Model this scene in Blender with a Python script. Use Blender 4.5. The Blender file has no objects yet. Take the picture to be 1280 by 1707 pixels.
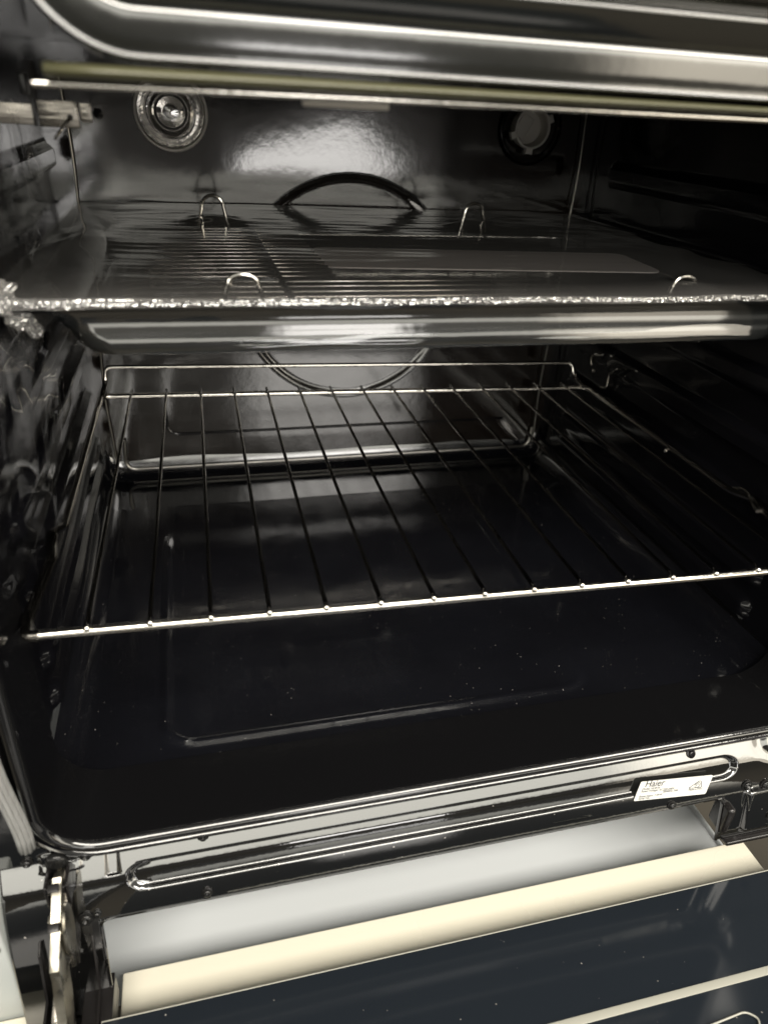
import bpy, bmesh, math, random
from mathutils import Vector, Matrix, noise
random.seed(7)
sc = bpy.context.scene
C = sc.collection
R = math.radians

# ------------------------------------------------------------------ camera
cam = bpy.data.cameras.new('camera'); camo = bpy.data.objects.new('camera', cam); C.objects.link(camo)
right = Vector((0.9703388463, -0.2367961676, 0.0486836557))
down = Vector((-0.0758205246, -0.4893160816, -0.8688043625))
fwd = Vector((0.2295512391, 0.8393434025, -0.4927564118))
M = Matrix((right, -down, -fwd)).transposed().to_4x4()
M.translation = Vector((0.0663747, -0.3214203, 0.2497052))
camo.matrix_world = M
cam.sensor_fit = 'HORIZONTAL'; cam.sensor_width = 36; cam.lens = 36 * 1184.459 / 1280
cam.shift_x = (640 - 624.993) / 1280; cam.shift_y = (849.142 - 853.5) / 1280
cam.clip_start = 0.01; cam.clip_end = 100
cam.dof.use_dof = True; cam.dof.focus_distance = 0.56; cam.dof.aperture_fstop = 8.5
sc.camera = camo

# ------------------------------------------------------------------ world, lamps, exposure
WORLD_STRENGTH = 3.6
w = bpy.data.worlds.new('World'); sc.world = w; w.use_nodes = True
bg = w.node_tree.nodes['Background']; bg.inputs[1].default_value = 1
# the shop around the cooker: pale walls and ceiling from just above eye level up, darker low down and behind
_N, _L = w.node_tree.nodes, w.node_tree.links
_tc = _N.new('ShaderNodeTexCoord'); _sp = _N.new('ShaderNodeSeparateXYZ'); _L.new(_tc.outputs['Generated'], _sp.inputs[0])
def _ramp(stops, src):
    r = _N.new('ShaderNodeValToRGB'); r.color_ramp.interpolation = 'LINEAR'
    e = r.color_ramp.elements
    while len(e) > 1: e.remove(e[-1])
    e[0].position, e[0].color = stops[0][0], (*stops[0][1], 1)
    for p, c in stops[1:]: x = e.new(p); x.color = (*c, 1)
    _L.new(src, r.inputs[0]); return r
_h = _N.new('ShaderNodeMapRange'); _h.inputs['From Min'].default_value = -1; _h.inputs['From Max'].default_value = 1; _L.new(_sp.outputs['Z'], _h.inputs['Value'])
_c = (1, .97, .86)
_el = _ramp([(0, (.03, .028, .025)), (.44, (.03, .028, .026)), (.528, (.025, .023, .02)), (.536, tuple(v * .92 for v in _c)), (.600, tuple(v * 1.0 for v in _c)), (.625, tuple(v * .12 for v in _c)), (.90, tuple(v * .14 for v in _c))], _h.outputs[0])
# a bright patch added for glare on the back wall and floor, between 4 and 17 degrees to the right of straight out
_pe = _ramp([(.615, (0, 0, 0)), (.64, (2.6, 2.5, 2.35)), (.72, (2.6, 2.5, 2.35)), (.76, (0, 0, 0))], _h.outputs[0])
_q = _N.new('ShaderNodeMath'); _q.operation = 'DIVIDE'; _L.new(_sp.outputs['X'], _q.inputs[0]); _L.new(_sp.outputs['Y'], _q.inputs[1])
_pa = _ramp([(.18, (0, 0, 0)), (.22, (1, 1, 1)), (.40, (1, 1, 1)), (.46, (0, 0, 0))], _q.outputs[0])
_qn = _N.new('ShaderNodeMath'); _qn.operation = 'MULTIPLY_ADD'; _L.new(_q.outputs[0], _qn.inputs[0]); _qn.inputs[1].default_value = -1; _qn.inputs[2].default_value = .13
_L.new(_qn.outputs[0], _pa.inputs[0])
_pm = _N.new('ShaderNodeMix'); _pm.data_type = 'RGBA'; _pm.blend_type = 'MULTIPLY'; _pm.inputs['Factor'].default_value = 1; _L.new(_pe.outputs[0], _pm.inputs['A']); _L.new(_pa.outputs[0], _pm.inputs['B'])
_ad = _N.new('ShaderNodeMix'); _ad.data_type = 'RGBA'; _ad.blend_type = 'ADD'; _ad.inputs['Factor'].default_value = 1; _L.new(_el.outputs[0], _ad.inputs['A']); _L.new(_pm.outputs['Result'], _ad.inputs['B'])
_f = _N.new('ShaderNodeMapRange'); _f.inputs['From Min'].default_value = .15; _f.inputs['From Max'].default_value = -.15; _f.inputs['To Min'].default_value = .12; _f.inputs['To Max'].default_value = 1
_L.new(_sp.outputs['Y'], _f.inputs['Value'])
_vm = _N.new('ShaderNodeVectorMath'); _vm.operation = 'SCALE'; # a beige patch added further round to the right, for the fascia's reflection
_pc = _ramp([(.39, (0, 0, 0)), (.42, (.95, .86, .70)), (.62, (.95, .86, .70)), (.66, (0, 0, 0))], _h.outputs[0])
_qc = _N.new('ShaderNodeMath'); _qc.operation = 'MULTIPLY'; _L.new(_q.outputs[0], _qc.inputs[0]); _qc.inputs[1].default_value = -.25
_pd = _ramp([(.13, (0, 0, 0)), (.16, (1, 1, 1)), (.26, (.7, .7, .7)), (.50, (.8, .8, .8)), (.55, (0, 0, 0))], _qc.outputs[0])
_pn = _N.new('ShaderNodeMix'); _pn.data_type = 'RGBA'; _pn.blend_type = 'MULTIPLY'; _pn.inputs['Factor'].default_value = 1; _L.new(_pc.outputs[0], _pn.inputs['A']); _L.new(_pd.outputs[0], _pn.inputs['B'])
_a2 = _N.new('ShaderNodeMix'); _a2.data_type = 'RGBA'; _a2.blend_type = 'ADD'; _a2.inputs['Factor'].default_value = 1; _L.new(_ad.outputs['Result'], _a2.inputs['A']); _L.new(_pn.outputs['Result'], _a2.inputs['B'])
_L.new(_a2.outputs['Result'], _vm.inputs[0]); _L.new(_f.outputs[0], _vm.inputs['Scale'])
_L.new(_vm.outputs[0], bg.inputs[0]); bg.inputs[1].default_value = WORLD_STRENGTH
def area(name, loc, target, sx, sy, radiance, col):
    l = bpy.data.lights.new(name, 'AREA'); l.shape = 'RECTANGLE'; l.size = sx; l.size_y = sy
    l.energy = radiance * math.pi * sx * sy; l.color = col
    o = bpy.data.objects.new(name, l); C.objects.link(o); o.location = loc
    o.rotation_euler = (Vector(target) - Vector(loc)).to_track_quat('-Z', 'Y').to_euler()
    return o
area('ceiling_lamp', (.60, -1.55, 1.80), (.55, -.2, 0), 3.2, .75, 19, (1, .94, .84))
area('back_wall_glare_lamp', (1.45, -7.5, -.42), (1.0, 0, -.20), 1.7, .66, 5.5, (1, .97, .93))  # lamp added for the soft bright patch on the back wall
sc.view_settings.view_transform = 'Standard'; sc.view_settings.look = 'None'
sc.view_settings.exposure = 0; sc.view_settings.gamma = 1
sc.render.engine = 'CYCLES'
sc.cycles.use_denoising = True
sc.cycles.max_bounces = 10; sc.cycles.transparent_max_bounces = 16
sc.cycles.sample_clamp_indirect = 6
sc.cycles.caustics_reflective = True

# ------------------------------------------------------------------ materials
def mat(name, col=(.01, .01, .01), rough=.1, metal=0, ior=1.5, bump=None, bump_str=.1, rvar=None, dust=0, spec=.5, noise_col=None, coat=0, brushed=None):
    m = bpy.data.materials.new(name); m.use_nodes = True
    nt = m.node_tree; N = nt.nodes; L = nt.links; b = N['Principled BSDF']
    b.inputs['Base Color'].default_value = (*col, 1); b.inputs['Roughness'].default_value = rough
    b.inputs['Metallic'].default_value = metal; b.inputs['IOR'].default_value = ior
    b.inputs['Specular IOR Level'].default_value = spec
    tc = N.new('ShaderNodeTexCoord')
    def tex(scale, detail=3, src=None):
        n = N.new('ShaderNodeTexNoise'); n.inputs['Scale'].default_value = scale; n.inputs['Detail'].default_value = detail
        L.new(src or tc.outputs['Object'], n.inputs['Vector']); return n
    if bump:
        src = None
        if brushed:
            mp = N.new('ShaderNodeMapping'); mp.inputs['Scale'].default_value = brushed; L.new(tc.outputs['Object'], mp.inputs['Vector']); src = mp.outputs[0]
        n = tex(bump, 2, src); bp = N.new('ShaderNodeBump'); bp.inputs['Strength'].default_value = bump_str
        bp.inputs['Distance'].default_value = .001
        L.new(n.outputs['Fac'], bp.inputs['Height']); L.new(bp.outputs[0], b.inputs['Normal'])
    if rvar:
        n = tex(rvar[0], 5); mr = N.new('ShaderNodeMapRange')
        mr.inputs['From Min'].default_value = .35; mr.inputs['From Max'].default_value = .7
        mr.inputs['To Min'].default_value = rvar[1]; mr.inputs['To Max'].default_value = rvar[2]
        L.new(n.outputs['Fac'], mr.inputs['Value']); L.new(mr.outputs[0], b.inputs['Roughness'])
    last = None
    if noise_col:
        n = tex(noise_col[0], 5); mx = N.new('ShaderNodeMix'); mx.data_type = 'RGBA'
        mx.inputs['A'].default_value = (*col, 1); mx.inputs['B'].default_value = (*noise_col[1], 1)
        L.new(n.outputs['Fac'], mx.inputs['Factor']); last = mx.outputs['Result']
    if dust:
        # sparse pale specks: voronoi cells whose random value is high, only near the cell centre
        v = N.new('ShaderNodeTexVoronoi'); v.inputs['Scale'].default_value = dust
        dn = tex(60, 2); ad = N.new('ShaderNodeVectorMath'); ad.operation = 'MULTIPLY_ADD'
        L.new(dn.outputs['Color'], ad.inputs[0]); ad.inputs[1].default_value = (.006, .006, .006); L.new(tc.outputs['Object'], ad.inputs[2])
        L.new(ad.outputs[0], v.inputs['Vector'])
        lt = N.new('ShaderNodeMath'); lt.operation = 'LESS_THAN'; L.new(v.outputs['Distance'], lt.inputs[0])
        sep = N.new('ShaderNodeSeparateColor'); L.new(v.outputs['Color'], sep.inputs[0])
        mm = N.new('ShaderNodeMath'); mm.operation = 'MULTIPLY'; mm.inputs[1].default_value = .26; L.new(sep.outputs[1], mm.inputs[0]); L.new(mm.outputs[0], lt.inputs[1])
        gt = N.new('ShaderNodeMath'); gt.operation = 'GREATER_THAN'; gt.inputs[1].default_value = .978; L.new(sep.outputs[0], gt.inputs[0])
        mu = N.new('ShaderNodeMath'); mu.operation = 'MULTIPLY'; L.new(lt.outputs[0], mu.inputs[0]); L.new(gt.outputs[0], mu.inputs[1])
        mx = N.new('ShaderNodeMix'); mx.data_type = 'RGBA'; mx.inputs['A'].default_value = (*col, 1)
        if last: L.new(last, mx.inputs['A'])
        mx.inputs['B'].default_value = (.33, .31, .29, 1); L.new(mu.outputs[0], mx.inputs['Factor']); last = mx.outputs['Result']
    if last: L.new(last, b.inputs['Base Color'])
    return m
ENAMEL = mat('black_enamel', (.0045, .0045, .005), .07, ior=1.75, bump=260, bump_str=.05, rvar=(14, .05, .12))
LINER = mat('cavity_enamel', (.0035, .0035, .0045), .14, ior=1.45, bump=160, bump_str=.08, rvar=(9, .10, .16))
BACK = mat('back_wall_enamel', (.011, .0075, .0055), .1, ior=2.1, bump=130, bump_str=.045, rvar=(10, .085, .115))
FLOORM = mat('cavity_floor_enamel', (.0035, .0035, .0045), .08, ior=2.1, bump=90, bump_str=.03, rvar=(22, .07, .2), dust=760, noise_col=(16, (.0065, .007, .0095)))
FASC = mat('fascia_enamel', (.006, .0065, .0055), .12, ior=2.2, bump=120, bump_str=.04)
FRONT = mat('front_enamel', (.0035, .0035, .0035), .05, ior=2.35, bump=260, bump_str=.018, dust=420)
LEGM = FRONT
CHROME = mat('chrome_wire', (.72, .69, .64), .14, 1, bump=300, bump_str=.12)
WIREM = mat('satin_wire', (.9, .85, .8), .25, 1)
ROD = mat('dark_chrome_rod', (.42, .40, .37), .12, 1, bump=300, bump_str=.1)
STEEL = mat('plain_steel', (.30, .28, .25), .3, 1, bump=40, bump_str=.3, brushed=(1, 1, 14), rvar=(60, .2, .4))
ZINC = mat('zinc_plated_steel', (.34, .32, .27), .3, 1, bump=90, bump_str=.5, rvar=(80, .22, .45))
SEAM = mat('seam_metal', (.25, .24, .22), .3, 1, bump=60, bump_str=.3)
OLIVE = mat('olive_seal', (.062, .060, .030), .42, bump=200, bump_str=.2)
RUBBER = mat('grey_rubber', (.27, .27, .265), .5, bump=60, bump_str=1, brushed=(60, 1, .05))
WHITE = mat('shaded_white_enamel', (.55, .575, .59), .3, ior=1.5, bump=5, bump_str=.3)  # drawer white, with shade put into its lower, bluish tone
SIDEW = mat('side_enamel', (.36, .38, .37), .3)
CREAM = mat('warm_lit_white_enamel', (.80, .765, .635), .3, rvar=(9, .22, .45), noise_col=(5, (.83, .79, .66)))  # same drawer white, with warm direct light put into the tint
GLASSD = mat('dark_door_glass', (.013, .0165, .0215), .09, ior=1.33, dust=500, bump=12, bump_str=.02)
LEDGE = mat('glass_edge', (.34, .335, .29), .3)
BLACKP = mat('black_plastic', (.008, .008, .008), .35, bump=200, bump_str=.2)
BLACKM = mat('black_painted_steel', (.010, .009, .009), .25, ior=1.5, bump=120, bump_str=.2)
SCREW = mat('black_screw', (.02, .02, .02), .2, .6)
CERAM = mat('grey_ceramic', (.74, .71, .65), .45, bump=100, bump_str=.2)
PAPER = mat('pale_card', (.78, .71, .68), .55)
TRAYM = mat('tray_enamel', (.010, .011, .011), .08, ior=2.1, bump=60, bump_str=.1, rvar=(12, .05, .14))
LABELM = mat('label_white', (.60, .60, .57), .4)
INK = mat('label_ink', (.03, .03, .035), .6)
SHOPF = mat('shop_floor_vinyl', (.08, .073, .06), .9, spec=.05, noise_col=(3, (.10, .09, .075)))
GLASS = mat('lamp_glass', (.9, .9, .9), .05, ior=1.45, bump=60, bump_str=.4)
GLASS.node_tree.nodes['Principled BSDF'].inputs['Transmission Weight'].default_value = 1

def film_mat(name, base, edge, rough, bumps, strength, white=0, stretch=(1, 1, 1), haze=0):
    m = bpy.data.materials.new(name); m.use_nodes = True; nt = m.node_tree; N = nt.nodes; L = nt.links
    N.remove(N['Principled BSDF']); out = N['Material Output']
    tr = N.new('ShaderNodeBsdfTransparent'); tr.inputs[0].default_value = (.93, .93, .93, 1)
    gl = N.new('ShaderNodeBsdfGlossy'); gl.inputs['Roughness'].default_value = rough; gl.inputs[0].default_value = (1, 1, 1, 1)
    lw = N.new('ShaderNodeLayerWeight'); lw.inputs['Blend'].default_value = .5
    mr = N.new('ShaderNodeMapRange'); mr.inputs['To Min'].default_value = base; mr.inputs['To Max'].default_value = edge
    pw = N.new('ShaderNodeMath'); pw.operation = 'POWER'; pw.inputs[1].default_value = 3
    L.new(lw.outputs['Facing'], pw.inputs[0]); L.new(pw.outputs[0], mr.inputs['Value'])
    mix = N.new('ShaderNodeMixShader'); L.new(mr.outputs[0], mix.inputs[0]); L.new(tr.outputs[0], mix.inputs[1]); L.new(gl.outputs[0], mix.inputs[2])
    tc = N.new('ShaderNodeTexCoord'); mp = N.new('ShaderNodeMapping'); mp.inputs['Scale'].default_value = stretch; L.new(tc.outputs['Object'], mp.inputs[0])
    n = N.new('ShaderNodeTexNoise'); n.inputs['Scale'].default_value = bumps; n.inputs['Detail'].default_value = 2; L.new(mp.outputs[0], n.inputs['Vector'])
    b = N.new('ShaderNodeBump'); b.inputs['Strength'].default_value = strength; b.inputs['Distance'].default_value = .001; L.new(n.outputs['Fac'], b.inputs['Height'])
    L.new(b.outputs[0], gl.inputs['Normal']); L.new(b.outputs[0], lw.inputs['Normal'])
    last = mix.outputs[0]
    if haze:
        g2 = N.new('ShaderNodeBsdfGlossy'); g2.inputs['Roughness'].default_value = .55; g2.inputs[0].default_value = (.95, .93, .9, 1)
        m3 = N.new('ShaderNodeMixShader'); m3.inputs[0].default_value = haze; L.new(last, m3.inputs[1]); L.new(g2.outputs[0], m3.inputs[2]); last = m3.outputs[0]
    if white:
        d = N.new('ShaderNodeBsdfDiffuse'); d.inputs[0].default_value = (.75, .73, .7, 1)
        m2 = N.new('ShaderNodeMixShader'); m2.inputs[0].default_value = white; L.new(last, m2.inputs[1]); L.new(d.outputs[0], m2.inputs[2]); last = m2.outputs[0]
    L.new(last, out.inputs['Surface']); return m
FILM = film_mat('clear_film', .05, .45, .07, 60, .10, stretch=(.3, 1, 1), haze=.10, white=.08)
FILMS = film_mat('clear_film_skirt', .10, .7, .06, 90, .18, stretch=(.3, 1, 1))
FILMW = film_mat('hanging_clear_film', .03, .30, .08, 12, .08)
LENS = film_mat('ribbed_clear_glass', .30, .8, .12, 120, .5, white=.10)
CRINKLE = film_mat('crumpled_film_edge', .22, .75, .10, 420, .45, white=.10)

# ------------------------------------------------------------------ helpers
def tag(o, label=None, cat=None, group=None, kind=None):
    if label: o['label'] = label
    if cat: o['category'] = cat
    if group: o['group'] = group
    if kind: o['kind'] = kind
    return o
def empty(name, loc, label, cat):
    o = bpy.data.objects.new(name, None); C.objects.link(o); o.location = loc
    o.empty_display_size = .02
    return tag(o, label, cat)
def link(name, bm, m, parent=None, smooth=True, angle=40, label=None):
    me = bpy.data.meshes.new(name)
    bmesh.ops.recalc_face_normals(bm, faces=bm.faces[:]) if getattr(bm, 'recalc', True) else None
    bm.to_mesh(me); bm.free()
    return link_me(name, me, m, parent, smooth, angle, label)
def link_me(name, me, m, parent=None, smooth=True, angle=40, label=None):
    me.materials.append(m)
    if smooth:
        me.polygons.foreach_set('use_smooth', [True] * len(me.polygons))
        if angle: me.set_sharp_from_angle(angle=R(angle))
    o = bpy.data.objects.new(name, me); C.objects.link(o)
    if parent:
        o.parent = parent
        p = parent; off = Vector((0, 0, 0))
        while p: off += p.location; p = p.parent
        # meshes are written in world coordinates; bring them into the parent's space
        me.transform(Matrix.Translation(-off))
    if label: o['label'] = label
    return o
def box(bm, x0, x1, y0, y1, z0, z1, bev=0, rot=None, piv=None):
    r = bmesh.ops.create_cube(bm, size=1)
    vs = r['verts']
    for v in vs:
        v.co = Vector(((x0 + x1) / 2 + v.co.x * (x1 - x0), (y0 + y1) / 2 + v.co.y * (y1 - y0), (z0 + z1) / 2 + v.co.z * (z1 - z0)))
    if rot:
        pv = Vector(piv or ((x0 + x1) / 2, (y0 + y1) / 2, (z0 + z1) / 2))
        for v in vs: v.co = pv + rot @ (v.co - pv)
    if bev:
        es = list({e for v in vs for e in v.link_edges})
        bmesh.ops.bevel(bm, geom=es, offset=bev, segments=3, profile=.5, affect='EDGES')
def resample(pts, rad=0, n=6, closed=False):
    """round the corners of a polyline"""
    P = [Vector(p) for p in pts]; out = []
    m = len(P)
    for i, p in enumerate(P):
        if not closed and (i == 0 or i == m - 1): out.append(p); continue
        a, b = P[i - 1], P[(i + 1) % m]
        d1, d2 = (a - p), (b - p); r = min(rad, d1.length * .45, d2.length * .45)
        s, e = p + d1.normalized() * r, p + d2.normalized() * r
        for k in range(n + 1):
            t = k / n; out.append(s * (1 - t) ** 2 + p * 2 * t * (1 - t) + e * t * t)
    return out
def tube(bm, pts, rad, seg=10, closed=False, caps=True):
    P = [Vector(p) for p in pts]; n = len(P)
    up = None; rings = []
    for i, p in enumerate(P):
        a = P[i - 1] if (i > 0 or closed) else P[i]; b = P[(i + 1) % n] if (i < n - 1 or closed) else P[i]
        t = (b - a).normalized()
        if up is None:
            up = t.orthogonal().normalized()
        else:
            up = (up - t * up.dot(t))
            up = up.normalized() if up.length > 1e-6 else t.orthogonal().normalized()
        s = t.cross(up)
        rr = rad(i / max(1, n - 1)) if callable(rad) else rad
        rings.append([bm.verts.new(p + (up * math.cos(k * 2 * math.pi / seg) + s * math.sin(k * 2 * math.pi / seg)) * rr) for k in range(seg)])
    for i in range(n - 1 + (1 if closed else 0)):
        A, B = rings[i], rings[(i + 1) % n]
        off = 0
        if closed and i == n - 1:
            off = min(range(seg), key=lambda o: (A[0].co - B[o].co).length)
        for k in range(seg):
            bm.faces.new((A[k], A[(k + 1) % seg], B[(k + 1 + off) % seg], B[(k + off) % seg]))
    if caps and not closed:
        bm.faces.new(rings[0][::-1]); bm.faces.new(rings[-1])
def grid(fn, us, vs, keep=None):
    """fn(u,v)->xyz"""
    verts = []; faces = []
    nu, nv = len(us), len(vs)
    for v in vs:
        for u in us: verts.append(fn(u, v))
    used = {}
    for j in range(nv - 1):
        for i in range(nu - 1):
            if keep and not keep((us[i] + us[i + 1]) / 2, (vs[j] + vs[j + 1]) / 2): continue
            faces.append((j * nu + i, j * nu + i + 1, (j + 1) * nu + i + 1, (j + 1) * nu + i))
    if keep:
        ids = sorted({k for f in faces for k in f}); used = {k: n for n, k in enumerate(ids)}
        verts = [verts[k] for k in ids]; faces = [tuple(used[k] for k in f) for f in faces]
    me = bpy.data.meshes.new('g'); me.from_pydata(verts, [], faces); me.update(); return me
def lin(a, b, step):
    n = max(1, int(round((b - a) / step))); return [a + (b - a) * i / n for i in range(n + 1)]
def sm(t): t = max(0, min(1, t)); return t * t * (3 - 2 * t)
def sdr(x, z, x0, x1, z0, z1, r):
    dx = abs(x - (x0 + x1) / 2) - (x1 - x0) / 2 + r; dz = abs(z - (z0 + z1) / 2) - (z1 - z0) / 2 + r
    return math.hypot(max(dx, 0), max(dz, 0)) + min(max(dx, dz), 0) - r
def sweep(bm, path, frames, prof):
    """path: list of centre points; frames: list of (n,b) ; prof: list of (a,b)"""
    rows = []
    for p, (n, b) in zip(path, frames):
        rows.append([bm.verts.new(Vector(p) + Vector(n) * a + Vector(b) * c) for a, c in prof])
    for i in range(len(rows) - 1):
        for k in range(len(prof) - 1):
            bm.faces.new((rows[i][k], rows[i][k + 1], rows[i + 1][k + 1], rows[i + 1][k]))
def solid(o, t, off=1):
    m = o.modifiers.new('thickness', 'SOLIDIFY'); m.thickness = t; m.offset = off; m.use_even_offset = False; return m
def nz(x, y, z=0): return noise.noise(Vector((x, y, z)))
def screw(cx, cy, cz, r, m=SCREW, parent=None, name='screw', cross=True):
    """pan head screw facing -y"""
    bm = bmesh.new(); seg = 20; rows = []
    for (rr, yy) in ((r * 1.35, 0), (r * 1.35, -.0006), (r * 1.02, -.0008), (r, -.0014), (r * .85, -.0021), (r * .55, -.0024), (r * .42, -.0016), (.0001, -.0008)):
        rows.append([bm.verts.new((cx + rr * math.cos(k * 2 * math.pi / seg) * (.55 + .45 * (abs(math.cos(2 * k * 2 * math.pi / seg))) if cross and rr < r * .5 else 1), cy + yy, cz + rr * math.sin(k * 2 * math.pi / seg) * (.55 + .45 * (abs(math.cos(2 * k * 2 * math.pi / seg))) if cross and rr < r * .5 else 1))) for k in range(seg)])
    for i in range(len(rows) - 1):
        for k in range(seg): bm.faces.new((rows[i][k], rows[i][(k + 1) % seg], rows[i + 1][(k + 1) % seg], rows[i + 1][k]))
    return link(name, bm, m, parent, angle=50)
def ring(bm, cx, y, cz, prof, seg=64, a0=0, a1=2 * math.pi):
    """lathe round the y axis: prof list of (radius, y offset)"""
    full = abs(a1 - a0 - 2 * math.pi) < 1e-6; n = seg if full else seg + 1; rows = []
    for (r, yy) in prof:
        rows.append([bm.verts.new((cx + r * math.cos(a0 + (a1 - a0) * k / seg), y + yy, cz + r * math.sin(a0 + (a1 - a0) * k / seg))) for k in range(n)])
    for i in range(len(rows) - 1):
        for k in range(seg): bm.faces.new((rows[i][k], rows[i][(k + 1) % n], rows[i + 1][(k + 1) % n], rows[i + 1][k]))

# ------------------------------------------------------------------ setting
fl = link_me('floor', grid(lambda u, v: (u, v, -.78), lin(-6, 6, 2), lin(-8, 4, 2)), SHOPF, None, False)
tag(fl, 'beige shop floor under the cooker', kind='structure')

# ------------------------------------------------------------------ OVEN
X0, X1, Y0, Y1, Z0, Z1 = -.036, .489, -.030, .457, -.133, .285
oven = empty('oven', (.22, 0, -.36), 'open black enamel oven of a cooker with two lamps, rating label and lowered glass door', 'oven')

# back wall : pressed round fan cover
FCX, FCZ, FR = .2355, .070, .119
def back_y(x, z):
    d = math.hypot(x - FCX, z - FCZ)
    y = Y1
    y += .0032 * sm((FR - d) / .008)                       # raised disc
    y += .0012 * nz(x * 9, z * 9, 3)
    return y
me = grid(lambda x, z: (x, back_y(x, z), z), lin(X0 - .009, X1 + .009, .0022), lin(Z0 + .003, Z1, .0022))
link_me('back_wall', me, BACK, oven)
bm = bmesh.new()
pts = [(FCX + (FR + .001) * math.cos(a), Y1 + .0004, FCZ + (FR + .001) * math.sin(a)) for a in [k * 2 * math.pi / 96 for k in range(96)]]
tube(bm, pts, .0012, 12, closed=True)
link('fan_cover_rim', bm, ENAMEL, oven)
# bottom bead of the back panel with rounded corners
bm = bmesh.new()
tube(bm, resample([(-.018, Y1 - .004, -.09), (-.020, Y1 - .004, -.1265), (.480, Y1 - .004, -.1265), (.482, Y1 - .004, -.10)], .014, 8), .0020, 8)
link('panel_bead', bm, SEAM, oven)
# faint pressed rectangle below the fan cover is a shallow bead
bm = bmesh.new()
tube(bm, resample([(.03, Y1 - .0005, -.055), (.03, Y1 - .0005, -.087), (.44, Y1 - .0005, -.087)], .016, 8), .0016, 8)
link('panel_bead', bm, LINER, oven)
# corner seams
for x, dx in ((X0 + .006, .0), (X1 - .006, .0)):
    bm = bmesh.new()
    tube(bm, [(x + .0012 * math.sin(z * 40), Y1 - .006, z) for z in lin(-.12, .27, .01)], .0010, 8)
    link('corner_seam', bm, SEAM, oven)

# side walls with shelf guides
GZ = [-.075, -.030, .052, .098, .140]
def guide(y, z):
    h = 0
    for g in (-.098, -.066, -.018, .030, .078, .126, .200):
        d = sdr(y, z, .055, .405, g - .012, g + .012, .011)
        h += .0065 * sm(-d / .006)
    return h
for sgn, name in ((1, 'side_wall'), (-1, 'side_wall')):
    xw = X0 if sgn > 0 else X1
    def f(y, z, xw=xw, sgn=sgn): return (xw - sgn * .006 + sgn * guide(y, z) + sgn * .0008 * nz(y * 12, z * 12, sgn), y, z)
    o = link_me(name, grid(f, lin(Y0 - .001, Y1 + .003, .003), lin(Z0 + .012, Z1, .0022)), LINER, oven)
# ceiling
link_me('cavity_ceiling', grid(lambda x, y: (x, y, Z1), lin(X0 - .008, X1 + .008, .05), lin(Y0, Y1 + .004, .05)), LINER, oven)
# floor with pressed rectangle, fillets at the sides and back
def floor_z(x, y):
    z = Z0
    r = .020
    for d in (x - (X0 - .004), (X1 + .004) - x, (Y1 + .001) - y):
        if d < r: z += r - math.sqrt(max(0, r * r - (r - max(0, d)) ** 2))
    d = sdr(x, y, .027, .345, .035, .325, .022)
    z += .0016 * (1 - sm((d + .004) / .008)) * (1 - sm((y - .27) / .05))
    d2 = abs(d)
    z += .0024 * math.exp(-(d2 / .0024) ** 2) * (1 - .6 * sm((x - .2) / .12)) * (1 - sm((y - .285) / .03))
    z += .0004 * nz(x * 10, y * 10, 5)
    z -= .0036 * max(0, min(1, (y - .370) / .070)) * (1 - sm((y - .440) / .017))
    z += .003 * sm((Y0 + .012 - y) / .02)
    return z
link_me('cavity_floor', grid(lambda x, y: (x, y, floor_z(x, y)), lin(X0 - .004, X1 + .004, .0022), lin(Y0 - .004, Y1 + .001, .0022)), FLOORM, oven)

# front rim: rolled flange swept round the opening
def rr_path(x0, x1, z0, z1, r, n=10):
    pts = []
    L_ = []
    L_.append(((x0, 0, z1), (-1, 0, 0)))
    for z in lin(z0 + r, z1, .03)[::-1][1:-1]: L_.append(((x0, 0, z), (-1, 0, 0)))
    for k in range(n + 1):
        a = R(180 + 90 * k / n); L_.append(((x0 + r + r * math.cos(a), 0, z0 + r + r * math.sin(a)), (math.cos(a), 0, math.sin(a))))
    for x in lin(x0 + r, x1 - r, .03)[1:-1]: L_.append(((x, 0, z0), (0, 0, -1)))
    for k in range(n + 1):
        a = R(270 + 90 * k / n); L_.append(((x1 - r + r * math.cos(a), 0, z0 + r + r * math.sin(a)), (math.cos(a), 0, math.sin(a))))
    for z in lin(z0 + r, z1, .03)[1:]: L_.append(((x1, 0, z), (1, 0, 0)))
    return L_
pth = rr_path(X0, X1, Z0 + .004, Z1, .030, 14)
prof = [(-.001, .02), (-.0005, -.028)]
for k in range(9):
    a = math.pi * k / 8; prof.append((.0036 - .0041 * math.cos(a), -.030 - .0050 * math.sin(a)))
prof += [(.0086, -.026), (.0095, -.0295), (.0120, -.0318), (.0150, -.0302), (.0160, -.024)]
bm = bmesh.new()
sweep(bm, [p for p, n in pth], [(n, (0, 1, 0)) for p, n in pth], prof)
link('opening_rim', bm, ENAMEL, oven, angle=60)

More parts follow.
